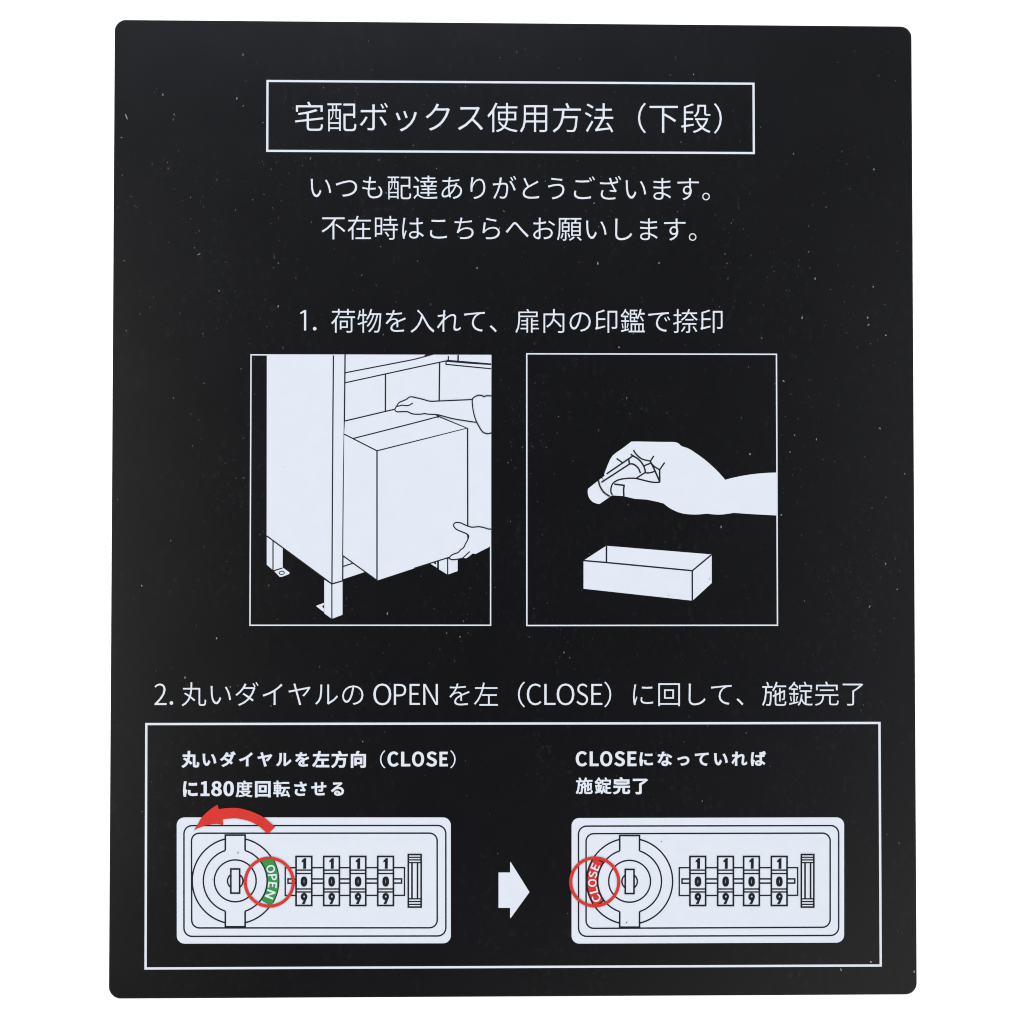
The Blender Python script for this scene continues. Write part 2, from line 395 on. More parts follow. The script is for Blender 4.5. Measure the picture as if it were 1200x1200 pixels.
    '宅': '05209c0560840d10920d10550d603a0e602d10602915502917202f18104418706d16d07816a0561620471530431080430f20460ed0550ed09518a0a71860bf0ed0ae0ed0e81210f414d1021381180df0fe0710ec0790d50d10e20d10ab 0d51620e514205c14205c0f80770f80771281681281680f81830f81831421041420ef16a',
    '完': '08f0ff08f0e714e0e714e0ff 0540be0540a60b20a60ac07d09d05e08004804f03905d0240930350b40500c50750cd0a610a0a610a04e10e03811a02d13302a16902a17e02f18a04118f06617707017304a16604213504212804412504e1250a618a0a618a0be 0d31620e513e05d13e05d0f00770f00771251651251650f01810f018113e10413e0ee169',
    '左': '0c21660b612705712705710e0b010e0980c607708404a04e05c03909007a0b60c90b60b11040b110404809104809102e18c02e18c04811f04811f0b117d0b117d0ca0b60ca0cb10e18610e1861270d11270dd162',
    '度': '0c71210c710308f10308f0ed0c70ed0c70b314f0b314f0ed1880ed18810314f10314f1211351211351030e01030e0121 1350ed1350c80e00c80e00ed 14908712e06f10b05b0e906f0cf087 09409d0940870c10870b50820ce0670ee0500ba04408303c08e0260ce03110a04214202f18102419103b15904312705015106d17009515f09e15b09d 0e61620f414306c14306c0e406a0aa06206a04d03006402407a0620840a60860e408612b18c12b18c143111143100168',
    '扉': '08d12e15e12e15e10d08d10d 0dd1610ec1430731430730f30710b506607104b03306102407e06608a0b008d0f308d0f71770f71771431091430f7166 08f06a08f0540df0540df0270f80270f80ee0df0ee0df0d20980d20980bd0df0bd0df09f09c09f09c08a0df08a0df06a 11b0ee11b02713402713405418805418806a13406a13408a17d08a17d09f13409f1340bd1800bd1800d21340d21340ee',
    '捺': '0eb0e20eb0cb15c0cb15c0e2 0dc07f0c805c0ae03f0c30320de0520f3079 14b07716605317903119003c17b05d160080 1131661051390bd1390bd1220fa1220da0f90af0db0c00c80f10ee11612212d1221540ee1840c81960dc16b0fa14812218c12218c13912013912d162 0c30aa0c309311609311604111103c0f103d0f902511202512402812d03112f04112f0931820931820aa 07b16607b11f04f11f04f10707b10707b0b90490ac05009207b0a007b04407a03f07503d05203e05a0240760250880290920330940440940a70bd0b40ba0cc0940c10941070ba1070ba11f09411f094166',
    '方': '0da15e0f212a05812a0581100b71100b20d30a409708606105003806302309904d0ba0820cb0be1490be13f0671320441210400e60420ef02912a02813b02b1490341590601640cb1650d80d00d80d411018811018812a0f412a10d1340f3168',
    '施': '1041660ef1280d00f60e40e510611d18e11d18e13511013511d161 0f40f40f40bd0d60af0df0990f40a30f404d0f803510602912102516902518002a18c03b19205b17b06517704416803c12203c11003f10c04d10c0ae12e0be12e05f14505f1450c916a0da16808c16608716108614f08615407216f07417907a17e0871800ef1820f31710fa16c0f616b0f51450e314511012e11012e0d810c0c810c0f4 08315f09612d04f12d04f1140761140720bf06607204c03506002407705308508b08c0cc0b60cc0b20660ab0410a103d08003e0870260ac0260b802a0c10320ca05e0cf0d80cf0e408d0e408e1140da1140da12d09812d0ae134099165',
    '時': '0dc0890f606a10804c11f05910b0770f1095 11d16611d13c0d313c0d312511d12511d0f90c50f90c50e114b0e114b0b90c60b90c60a214b0a214b04414a03e14403d11503d11e0241410251570291620321650431650a218e0a218e0b91650b91650e11920e11920f91370f913712518312518313c13713c137166 0a60d20a60810730810730d2 0a60e90730e90731370a6137 05b14f05b04c07304c0730690bf0690bf14f',
    '段': '0fc1590fc12f0fa1140ee0f80d40df0e70ce1040eb11110d11512e1151421461421461011480ed1500e31620e017c0e018e0e118c0f617c0f41640f415f0f715e10015e159 0e40c70e40b00fd0b00ef0ad10308311e0600f70480ca0390d802310703413104e15503618002519003b16704a14306016208a1770c21660c81620c7 1050b01570b014708d13007011708e 06914706907b04c07705005e0690620690290830290830660d80750d708b08307f0830b10d10b10d10c90830c90830f90d20f90d21110831110831370dc1550c616809c15606a147',
    '法': '06114f08613c0a41280b313e094151070162 04f0f00720de08f0ca09e0e00810f305d104 05b03a0710290b009a09d0ab 0c70300e703716204717202418903017006114c09413608a15605d0e70501070821250b91880b91880d212c0d212c11117a11117a12a12c12a12c16611116611112a0c612a0c61111111111110d20b70d20b70b91050b90e90820d40610c90520be04b',
    '物': '0fb1660e311b0bd0df0d10d00e70ee0fa1131181131030db0e60a80c30820d80730fc09e1190d612e11314b1131320bc10c0710d903a0ef02a1230661490b816211317311316707d15904614c04112704212e02815602816402c16f03618007518c11e18d12b10312b113162 06215205a11204a0dd05e0d106e10508e10508e0b604c0a405308b08e09d08e0240a60240a60a40d20b20cf0ca0a60bd0a61050ca1050ca11e0a611e0a616608e16608e11e07211e07914e',
    '用': '07614e0760cf07309a06706404b03306002207e05508c08f0e408f0e40270fe0270fe08f15d08f15d04815b04115303f11c03f12502614e02616602a17303417704817714e 08f1340e41340e40fc08f0fc 15d13415d0fc0fe0fc0fe134 08f0e30e40e30e40a808e0a808f0cf 15d0e315d0a80fe0a80fe0e3',
    '荷': '0bb1020bb0e91510e915104614f04014803e11303f11d02614302615b02a16703316a04516a0e918d0e918d102 09c1130780d904a0ab05b09407e0b707e0240980240980d80b510b 0bf0c90bf0500d80500d806512e06512e0c9 0d80b21160b211607c0d807c 11f16611f14a0bf14a0bf1660a51660a514a05614a0561320a51320a51120bf1120bf13211f13211f11213911213913218b13218b14a13914a139166',
    '転': '0fa14a0fa13118313118314a 14e09316705910905012808b1430cd18f0cd18f0e60eb0e60eb0cd1240cd10b08c0f70640ec0520e204a0eb03010703617004217a02419202d17e06216509b 05b10f05b09509109509107804e07804e0610910610910240a90240a90610e80610e80780a90780a90950e00950e010f0a910f0a91290e71290e71400a91400a916609116609114005314005312909112909110f 0700c90930c90930a80700a8 0a70c90ca0c90ca0a80a70a8 0700fb0930fb0930db0700db 0a70fb0ca0fb0ca0db0a70db',
    '達': '05814c07612e08b1110a112108a13e06c15a 0960dc0500dc0500c307d0c307d06c06705b04f04106002b07604b0890590970520ab0430d503310e02f18b03219204d10f0460d90490b105709606b 10b16610b14c0be14c0be13810b13810b11e0a811e0a81090e31090d31050e20e30b00e30b00cf10b0cf10b0b80bc0b80bc0a410b0a410b08a0ac08a0ac07510b07510b05212505212507518807518808a12508a1250a41790a41790b81250b81250cf1860cf1860e314a0e315d10514e10918b10918b11e12511e12513817413817414c12514c125166 0ed0e30fb0e70eb1091421091330e613e0e3',
    '配': '10215610213d16c13d16c0e81030e810305010703711402b12d02716802718102e18e04419307117a07c17604b16604013004012104311d05011d0cf16c0cf16c0b71860b7186156 0720770d30770d3053072053 07208b07210208a10208a0e60860c80720aa07e0a00930c20990e60991020ac1020ac0bf0b00af0be0ab0d00ab0d30ab0d308b 05415805414108614108611805d11805d02507202507203e0d303e0d302a0e902a0e91180c11180c11410f11410f1158 0991180991410ae1410ae118 0bb1020d31020d30bb0d20bc0cd0bb0c00bb0bc0bb0bb0c0',
    '錠': '0600a206d06007f0660710a6 0bc0aa0ad06a0bc0640d00a4 09716807713704f11105b0f606c10706c0f608e0f608e0d00590d00590b908e0b908e05305504805b0300d404d0d30620a30580a30b90d60b90d60d00a30d00a30f60c80f60c810c0c910b0d51200a31500ab15f 07210d09813c0c710d 0f20bd0ed08a0e005a0c80330d80230ee0420fc06711404013302e15a02a18902a19204215b04114004414008d17f08d17f0a41400a41400dc1820dc1820f40e30f40e30dc1270dc12704e11306410408a1090bd 11716112813a0d913a0d90ff0f00ff0f01241711241710ff1890ff18913a14213a12c168',
    '鑑': '14b0ff1710bd1840ca15d10a 05a0a20640600750660690a7 0a80aa09b06a0a90640b90a4 0fa12b0db12b0db1470fa147 12c15c0c615c0c60b612f0b612f0cb10d0cb10d0e911f0e911d0e71330da15111a18e11a18e13215913216516114d16613d1291260f412612b10d12b10d14712c147 0fa0e90fa0cb0db0cb0db0e9 0d10a50d10440b50440b502d19102d1910441800441800a5 0e70440e708f10608f106044 11804411808f13808f138044 14a04414a08f16a08f16a044 0db1191141191140fb0db0fb 08816806e13704c1110560f60631040630f60810f60810d00530d00530b90810b908105404f0480540300bb04c0b90620940580940b90bd0b90bd0d00940d00940f60b20f60b210d06a10d08913d0b910d0c312309315109915f',
    '願': '08c08c08306807504a08803f0970600a1087 0d30860e804d0fb0540e508c 09d0d30da0d30da0b009d0b0 09d1080da1080da0e609d0e6 11c0d316d0d316d0b111c0b1 11c09d16d09d16d07a11c07a 11c10916d10916d0e711c0e7 12205e1070480e60340f6024119038138052 15005218102419603216405e 08811c08809c0b109c0b103d0ac0390920390990240bd0280c50300c703c0c709c0f009c0f011c0c011c0ca13f0f213f0f21560601560600d405c08504903705d02a07207e0760d407613f0af13f0a911c 10511d10506618506618511d14711d15013f18e13f18e1560f91560f913f13613f13011d',
    '（': '1330c513c08515404d17901e18e02916b05615508a14d0c515510016b13418e16117916c15413d13c105',
    '）': '0ab0c50a210508a13d06516c0501610731340891000910c508908a07305605002906501e08a04d0a2085',
}


def outline(ch, off=(0.0, 0.0)):
    """outlines of one character, fattened by off units if asked"""
    loops = []
    for s in GLYPHS[ch].split(' '):
        loops.append([(int(s[i:i + 3], 16) - 64, int(s[i + 3:i + 6], 16) - 64) for i in range(0, len(s), 6)])
    if off == (0.0, 0.0):
        return loops
    area = lambda l: sum(l[i - 1][0] * l[i][1] - l[i][0] * l[i - 1][1] for i in range(len(l)))
    big = max(loops, key=lambda l: abs(area(l)))
    sgn = 1.0 if area(big) > 0 else -1.0
    res = []
    for l in loops:
        n = len(l); q = []
        for i in range(n):
            a, b_, c = l[i - 1], l[i], l[(i + 1) % n]
            d1 = Vector((b_[0] - a[0], b_[1] - a[1])); d2 = Vector((c[0] - b_[0], c[1] - b_[1]))
            d1.normalize(); d2.normalize()
            n1 = Vector((d1.y, -d1.x)) * sgn; n2 = Vector((d2.y, -d2.x)) * sgn
            m = n1 + n2
            if m.length < 1e-6:
                m = n1.copy()
            m.normalize()
            k = 1.0 / max(0.6, m.dot(n1))
            q.append((b_[0] + m.x * off[0] * k, b_[1] + m.y * off[1] * k))
        res.append(q)
    return res


def bounds(loops):
    xs = [p[0] for l in loops for p in l]; ys = [p[1] for l in loops for p in l]
    return min(xs), min(ys), max(xs), max(ys)


DENSE = set('錠施転度達鑑願')


def set_line(pr, text, em, i0, c0, i1, c1, layer, m, off=0.0, shrink=1.0):
    """full-width line: the ink centres of characters i0 and i1 sit at c0 and c1"""
    k = em / EMU
    ctr = []
    for i, c in ((i0, c0), (i1, c1)):
        x0, y0, x1, y1 = bounds(outline(text[i]))
        ctr.append((c[0] - ((x0 + x1) / 2 - MIDX) * k * shrink, c[1] + ((y0 + y1) / 2 - MIDY) * k * shrink))
    dx = (ctr[1][0] - ctr[0][0]) / (i1 - i0); dy = (ctr[1][1] - ctr[0][1]) / (i1 - i0)
    for i, ch in enumerate(text):
        if ch == ' ':
            continue
        o = off * (0.6 if ch in DENSE else 1.0)
        lo = outline(ch, (o, o * 0.85))
        cx = ctr[0][0] + dx * (i - i0); cy = ctr[0][1] + dy * (i - i0)
        ks = k * shrink * (0.92 if off > 0 and '\u3041' <= ch <= '\u30ff' else 1.0)
        pr.fill([[(cx + (x - MIDX) * ks, cy - (y - MIDY) * ks) for x, y in l] for l in lo], layer, m)


def set_box(pr, ch, box, layer, m, off=(0.0, 0.0), turn=None):
    """one character stretched to an ink box; turn = (cx, cy, degrees clockwise) when set round a dial"""
    lo = outline(ch, off)
    x0, y0, x1, y1 = bounds(lo)
    u0, v0, u1, v1 = box
    res = [[(u0 + (x - x0) / (x1 - x0) * (u1 - u0), v1 - (y - y0) / (y1 - y0) * (v1 - v0)) for x, y in l] for l in lo]
    if turn:
        cx, cy, a = turn
        s, c = math.sin(math.radians(a)), math.cos(math.radians(a))
        res = [[(cx + x * c - y * s, cy + x * s + y * c) for x, y in l] for l in res]
    pr.fill(res, layer, m)


# ------------------------------------------------------------------ setting
def sheet(name, half, z, m):
    me = bpy.data.meshes.new(name)
    me.from_pydata([(-half, -half, z), (half, -half, z), (half, half, z), (-half, half, z)], [], [(0, 1, 2, 3)])
    me.materials.append(m)
    o = bpy.data.objects.new(name, me)
    col.objects.link(o)
    o['kind'] = 'structure'
    return o


sheet('backdrop', 3.0, 0.0, PAPER)

# ------------------------------------------------------------------ the sign
sign = bpy.data.objects.new('instruction_sign', None)
sign.empty_display_size = 0.05
col.objects.link(sign)
sign['label'] = 'black round-cornered instruction sign with white Japanese text and diagrams lying on white backdrop'
sign['category'] = 'sign'

# plate: thin rounded sheet with an eased edge
PW, PH, PRAD = 0.1880, 0.2281, 0.0026


def plate_ring(inset, z, n=12):
    w, h, r = PW / 2 - inset, PH / 2 - inset, PRAD - inset
    pts = []
    for cx, cy, a in ((w - r, h - r, 0), (-w + r, h - r, 90), (-w + r, -h + r, 180), (w - r, -h + r, 270)):
        for i in range(n + 1):
            t = math.radians(a + 90 * i / n)
            pts.append((cx + r * math.cos(t), cy + r * math.sin(t), z))
    return pts


rings = [plate_ring(0.0001, 0.00002), plate_ring(0.0, 0.00012), plate_ring(0.0, TOP - 0.00022),
         plate_ring(0.00006, TOP - 0.00007), plate_ring(0.00020, TOP)]
n = len(rings[0])
vv = [p for r in rings for p in r]
ff = [list(range(n))[::-1], [4 * n + i for i in range(n)]]
for k in range(4):
    for i in range(n):
        j = (i + 1) % n
        ff.append([k * n + i, k * n + j, (k + 1) * n + j, (k + 1) * n + i])
me = bpy.data.meshes.new('plate')
me.from_pydata(vv, [], ff)
me.materials.append(PLATE)
plate = bpy.data.objects.new('plate', me)
col.objects.link(plate)
plate.parent = sign

W1, K1 = 2, 3     # white coat, black line coat

# title
pr = Print()
pr.line([(313.5, 94.9), (883.0, 98.1), (883.4, 179.4), (313.2, 176.8)], 2.55, W1, WHITE, True)
title_frame = pr.build('title_frame', sign)
pr = Print()
set_line(pr, '宅配ボックス使用方法（下段）', 37.8, 0, (362.3, 136.2), 12, (815.5, 138.6), W1, WHITE, -2.0)
pr.build('title_text', title_frame)

# greeting, two lines
pr = Print()
set_line(pr, 'いつも配達ありがとうございます。', 30.8, 3, (468.1, 220.3), 14, (806.4, 221.7), W1, WHITE, -2.0)
pr.build('greeting_text', sign)
pr = Print()
set_line(pr, '不在時はこちらへお願いします。', 30.8, 0, (390.8, 267.7), 13, (790.7, 269.1), W1, WHITE, -2.0)
pr.build('greeting_text', sign)

# step 1 heading
pr = Print()
pr.fill([(351.8, 366.3), (356.6, 363.4), (358.8, 363.4), (358.8, 387.3), (356.3, 387.3), (356.3, 366.0), (352.3, 368.2)], W1, WHITE)
pr.fill(ring(368.8, 385.2, 2.1), W1, WHITE)
set_line(pr, '荷物を入れて、扉内の印鑑で捺印', 30.8, 0, (402.0, 376.0), 14, (833.7, 376.5), W1, WHITE, -2.0)
pr.build('step_heading', sign)

# step 2 heading
pr = Print()
set_box(pr, '2', (181.0, 801.0, 195.2, 826.2), W1, WHITE, (-2.5, -2.5))
pr.fill(ring(200.9, 823.8, 2.1), W1, WHITE)
set_line(pr, '丸いダイヤルの', 31.0, 0, (227.2, 813.6), 6, (413.4, 814.6), W1, WHITE, -2.6)
for ch, a, c in (('O', 437.5, 458.5), ('P', 461.6, 476.0), ('E', 480.0, 492.1), ('N', 496.0, 513.1)):
    r_ = 0.5 if ch == 'O' else 0.0
    set_box(pr, ch, (a, 801.5 - r_, c, 826.0 + r_), W1, WHITE, (-2.5, -2.5))
set_line(pr, 'を左', 31.0, 0, (538.4, 813.8), 1, (569.5, 813.4), W1, WHITE, -2.6)
set_box(pr, '（', (606.9, 798.8, 615.2, 828.8), W1, WHITE, (-3, -3))
for ch, a, c in (('C', 617.3, 634.4), ('L', 637.9, 651.0), ('O', 652.3, 673.1), ('S', 675.6, 689.1), ('E', 692.9, 705.9)):
    r_ = 0.0 if ch in 'LE' else 0.5
    set_box(pr, ch, (a, 801.5 - r_, c, 826.0 + r_), W1, WHITE, (-2.5, -2.5))
set_box(pr, '）', (708.1, 798.8, 716.3, 828.8), W1, WHITE, (-3, -3))
set_line(pr, 'に回して、施錠完了', 31.0, 1, (784.1, 814.1), 5, (907.3, 813.1), W1, WHITE, -2.6)
pr.build('step_heading', sign)


# ------------------------------------------------------------------ picture 1: parcel going into the cabinet
LW = 1.4
pr = Print()
pr.line([(294.2, 415.8), (575.0, 416.5), (574.9, 732.7), (292.9, 732.7)], 1.5, 1, WHITE, True)
picture = pr.build('picture_frame', sign, 'thin white frame round the parcel and cabinet drawing')

c = Print()      # cabinet: interior, side panel, shelf
c.fill([(403.5, 415.7), (575.9, 416.3), (575.4, 640.0), (540.0, 652.0), (470.0, 665.0), (427.1, 670.4), (401.5, 678.9)], W1, WHITE)
c.fill([(312.7, 415.2), (403.9, 415.7), (401.2, 680.7), (388.9, 684.4), (312.5, 628.0)], W1, WHITE)
c.line([(390.8, 416.6), (390.2, 480.0), (389.0, 684.2)], LW + 0.1, K1, BLACK)
c.line([(404.4, 415.4), (403.5, 505.0), (402.4, 580.0), (401.6, 681.0)], LW + 0.2, K1, BLACK)
c.line([(312.5, 627.9), (388.9, 684.2), (401.6, 680.6)], LW, K1, BLACK)
c.line([(404.4, 436.9), (485.0, 421.3), (499.5, 417.4)], LW, K1, BLACK)
c.fill([(497.0, 417.0), (499.0, 415.3), (508.8, 415.3), (499.6, 418.2)], K1, BLACK)
c.line([(404.4, 448.6), (485.0, 431.0), (522.5, 423.0)], LW, K1, BLACK)
c.fill([(523.0, 421.5), (575.6, 425.9), (575.6, 427.9), (550.0, 426.3), (523.0, 424.0)], K1, BLACK)
c.line([(525.4, 417.2), (525.4, 422.6)], LW, K1, BLACK)
c.line([(536.9, 416.0), (536.8, 423.6)], 1.8, K1, BLACK)
c.line([(522.7, 422.8), (522.7, 427.0), (575.6, 432.2)], LW, K1, BLACK)
c.line([(451.8, 438.2), (451.7, 482.6)], LW + 0.2, K1, BLACK)
c.line([(515.2, 424.5), (514.7, 470.0)], LW + 0.3, K1, BLACK)
c.line([(402.0, 663.9), (413.5, 660.0)], LW, K1, BLACK)
cabinet = c.build('cabinet', picture)


def leg(fill, lines, hole=None, flange=None):
    q = Print()
    q.fill(fill, W1, WHITE)
    if flange:
        q.fill(flange, W1, WHITE)
    for l in lines:
        q.line(l, LW, K1, BLACK)
    if hole:
        q.fill(hole, K1, BLACK)
    return q


q = leg([(312.6, 629.0), (331.3, 642.8), (331.3, 666.0), (319.9, 668.2), (312.6, 661.8)],
        [[(320.0, 634.0), (319.9, 668.3)], [(320.6, 669.0), (331.0, 665.6)]],
        flange=curve([(321.0, 668.9), (331.5, 665.2)], 1) + [(339.0, 670.6), (339.4, 671.6), (338.4, 672.9), (330.4, 676.0), (327.6, 675.9)])
q.line([(330.2 + 3.0 * math.cos(i * math.pi / 12), 671.3 + 1.9 * math.sin(i * math.pi / 12)) for i in range(24)], 1.0, K1, BLACK, True)
q.build('cabinet_leg', picture)
leg([(380.0, 679.4), (388.9, 685.2), (401.4, 681.6), (401.4, 720.4), (388.9, 725.2), (380.0, 718.8)],
    [[(388.9, 684.5), (388.9, 725.0)]],
    hole=[(379.6, 709.0), (378.2, 709.6), (377.6, 710.9), (378.4, 712.2), (379.6, 712.6)],
    flange=[(379.6, 706.5), (379.6, 717.3), (370.9, 710.7), (370.9, 709.7)]).build('cabinet_leg', picture)
leg([(514.4, 656.6), (536.3, 650.0), (536.3, 669.2), (524.6, 673.4), (514.4, 667.2)],
    [[(524.6, 653.0), (524.6, 673.3)]],
    flange=[(504.2, 660.6), (512.3, 657.6), (512.3, 665.4)],
    hole=[(508.4, 659.4), (509.6, 658.4), (511.6, 658.4), (510.6, 659.4), (511.6, 660.8), (509.8, 661.4)]).build('cabinet_leg', picture)

b_ = Print()     # the parcel
b_.fill([(404.2, 493.3), (461.7, 479.6), (514.0, 486.0), (514.0, 488.2), (547.3, 501.8), (547.8, 645.6), (441.9, 680.3),
         (402.2, 651.4), (403.4, 508.9)], 4, WHITE)
b_.line([(404.2, 493.4), (462.0, 479.8)], LW, 5, BLACK)
b_.line([(403.4, 508.8), (441.8, 528.3), (547.3, 501.8), (514.0, 488.1)], LW, 5, BLACK)
b_.line([(441.8, 528.3), (441.8, 680.0)], LW + 0.2, 5, BLACK)
b_.line([(413.9, 513.9), (485.0, 495.8), (513.0, 488.4)], LW, 5, BLACK)
b_.line([(547.9, 501.8), (548.1, 618.0)], LW + 0.2, 5, BLACK)
b_.line([(402.0, 651.3), (441.9, 680.2)], LW, 5, BLACK)
b_.line([(485.0, 666.1), (526.0, 653.2)], LW, 5, BLACK)
b_.build('parcel', picture)

h = Print()      # upper hand and forearm with sleeve
top = curve([(462.5, 479.6), (465.0, 475.8), (467.5, 472.1), (470.8, 470.4), (475.8, 468.3), (479.2, 465.8), (481.7, 465.2), (485.0, 465.6),
             (495.0, 467.9), (504.2, 470.3), (515.0, 470.0), (553.4, 468.3)])
low = curve([(558.3, 495.0), (531.7, 490.8), (514.2, 486.3), (507.5, 485.7), (500.8, 485.3), (497.5, 484.6), (493.3, 485.4), (485.0, 485.3),
             (480.8, 484.0), (477.5, 482.5), (471.7, 482.3), (466.3, 482.7), (463.8, 481.7), (462.5, 479.6)])
cuff = curve([(575.6, 464.0), (570.0, 463.8), (567.5, 464.9), (565.0, 463.8), (561.7, 463.2), (558.3, 464.0), (554.6, 466.3), (553.5, 468.3),
              (553.5, 473.3), (554.6, 481.7), (556.7, 490.0), (559.2, 495.8), (564.0, 504.2), (567.5, 507.3), (571.7, 508.3), (575.7, 507.3)])
h.fill(top + low[:-1], 6, WHITE)
h.line(top, LW, 7, BLACK)
h.line(low, LW, 7, BLACK)
h.line(curve([(465.4, 476.5), (470.8, 475.0), (477.5, 475.4), (480.8, 474.2), (483.8, 472.3)]), LW, 7, BLACK)
h.line(cuff, LW, 7, BLACK)
h.fill([(508.0, 485.2), (514.8, 487.4), (514.2, 489.6), (511.0, 489.2), (513.0, 488.0)], 7, BLACK)
h.build('hand', picture)

h = Print()      # lower hand under the parcel
outl = curve([(575.6, 620.1), (572.5, 620.0), (566.7, 618.3), (560.8, 617.3), (553.3, 617.9), (547.5, 616.3), (542.5, 614.0), (539.2, 612.7),
              (535.0, 612.3), (532.5, 613.3), (531.5, 615.4), (532.5, 617.9), (535.8, 620.8), (541.7, 623.3), (547.1, 625.7), (549.2, 627.9),
              (548.8, 630.8), (547.5, 633.8), (545.4, 637.5), (543.3, 641.7), (540.0, 644.2), (536.7, 647.5), (533.3, 648.8), (529.6, 650.4),
              (526.7, 653.3), (527.2, 654.8), (530.0, 655.7), (535.0, 655.4), (540.0, 654.6), (542.5, 653.8)])
rest = [(546.3, 654.2), (549.2, 652.4), (553.8, 648.6), (557.5, 649.2), (562.5, 646.5), (571.7, 641.9), (575.6, 639.4)]
h.fill(outl + rest, 6, WHITE)
h.line(outl, LW, 7, BLACK)
h.line([(542.5, 653.8), (550.4, 646.4)], LW, 7, BLACK)
h.fill(curve([(547.0, 625.4), (549.6, 627.6), (549.4, 630.6), (547.8, 634.0), (547.7, 630.0)], 3), 7, BLACK)
h.build('hand', picture)

# ------------------------------------------------------------------ picture 2: stamp over its tray
pr = Print()
pr.line([(617.3, 414.6), (909.9, 415.2), (911.1, 732.7), (617.4, 733.0)], 1.6, 1, WHITE, True)
picture = pr.build('picture_frame', sign, 'thin white frame round the hand and stamp drawing')

LW2 = 1.75
h = Print()
h.fill([(714.2, 582.3), (717.1, 580.5), (730.0, 581.3), (744.2, 584.6), (757.5, 585.4), (770.0, 588.0)]
       + curve([(777.5, 590.0), (785.0, 595.6), (795.0, 600.3), (805.0, 602.5), (817.5, 602.9), (828.8, 601.9)])
       + curve([(829.0, 602.0), (837.5, 602.9), (847.5, 602.8), (860.0, 601.0)]) + [(877.5, 602.3), (910.6, 604.1), (910.4, 553.8)]
       + curve([(909.4, 553.8), (895.0, 554.4), (877.5, 556.3), (860.0, 559.6), (850.0, 562.3)])
       + curve([(849.6, 562.0), (840.0, 551.3), (827.5, 540.0), (817.5, 532.5), (807.5, 526.0), (798.8, 522.8), (795.0, 519.6), (790.6, 518.1), (785.0, 517.9)])
       + curve([(770.0, 517.8), (742.5, 517.4), (738.3, 518.8), (730.0, 525.0), (720.0, 532.1), (716.3, 536.3), (713.3, 542.1), (708.3, 555.0), (708.8, 557.3)])
       + [(706.0, 559.3), (713.0, 574.0)], 4, WHITE)
h.line([(722.5, 537.3), (729.3, 542.2)], LW2, 5, BLACK)
h.line(curve([(742.3, 527.3), (745.0, 531.7), (749.2, 535.8), (753.3, 538.3), (758.3, 539.6), (762.2, 540.4)]), LW2, 5, BLACK)
h.line([(766.3, 534.2), (762.1, 540.4), (763.0, 543.0), (767.0, 547.0), (772.9, 550.6), (778.9, 542.0)], LW2, 5, BLACK)
h.line([(762.6, 541.5), (767.5, 551.7), (773.0, 564.4)], LW2 + 0.2, 5, BLACK)
h.line([(772.9, 550.4), (773.1, 564.8)], 2.0, 5, BLACK)
h.line([(754.6, 545.9), (762.9, 542.6)], LW2, 5, BLACK)
h.line(curve([(755.6, 554.0), (760.8, 554.2), (767.3, 552.4)]), LW2, 5, BLACK)
h.line([(756.2, 553.6), (745.6, 560.5)], LW2, 5, BLACK)
h.line(curve([(717.7, 580.0), (716.0, 577.0), (715.8, 574.0), (716.3, 570.8), (717.9, 566.9), (721.7, 563.8), (726.7, 561.8), (733.3, 560.8),
              (740.0, 560.4), (745.8, 560.8), (753.3, 562.6), (761.7, 564.6), (768.3, 565.4), (773.5, 564.9)]), LW2, 5, BLACK)
h.line([(719.8, 567.3), (731.3, 568.8), (730.7, 574.0), (731.0, 581.6)], LW2 + 0.2, 5, BLACK)
h.build('hand', picture)

s = Print()      # stamp held between the fingers
s.fill([(705.0, 560.3), (701.6, 562.7), (689.3, 572.6)]
       + curve([(689.0, 573.0), (688.7, 577.0), (690.0, 582.6), (693.3, 587.1), (697.5, 589.6), (702.5, 590.7)]) + [(714.0, 582.7), (722.0, 574.0)], W1, WHITE)
s.line(curve([(701.2, 563.0), (702.9, 569.4), (705.8, 574.6), (709.2, 578.3), (714.4, 581.7)]), LW2, 7, BLACK)
s.line([(710.8, 555.4), (741.8, 534.2)], LW2, 7, BLACK)
s.line(curve([(739.2, 532.2), (741.7, 534.2), (746.7, 537.1), (750.8, 540.8), (753.8, 545.4), (755.4, 549.2), (756.4, 554.0)]), LW2, 7, BLACK)
s.line([(704.8, 565.2), (737.6, 543.9), (736.7, 538.2)], LW2, 7, BLACK)
s.line(curve([(737.6, 543.6), (741.7, 543.9), (745.0, 545.8), (748.3, 549.2), (750.5, 554.5)]), LW2, 7, BLACK)
s.build('stamp', picture)

t = Print()
t.fill([(683.8, 656.9), (710.4, 639.6), (834.0, 649.7), (834.1, 683.2), (811.5, 703.9), (683.8, 689.9)], W1, WHITE)
t.line([(683.6, 656.9), (710.6, 659.2), (811.3, 668.8), (833.8, 650.0)], LW2, K1, BLACK)
t.line([(710.7, 639.2), (710.7, 659.0)], 1.9, K1, BLACK)
t.line([(811.2, 668.8), (811.3, 704.2)], LW2, K1, BLACK)
t.build('tray', picture)

# ------------------------------------------------------------------ instruction frame of step 2
pr = Print()
pr.line([(171.5, 848.5), (1030.6, 847.2), (1032.1, 1131.4), (170.6, 1134.9)], 2.7, W1, WHITE, True)
frame = pr.build('instruction_frame', sign)

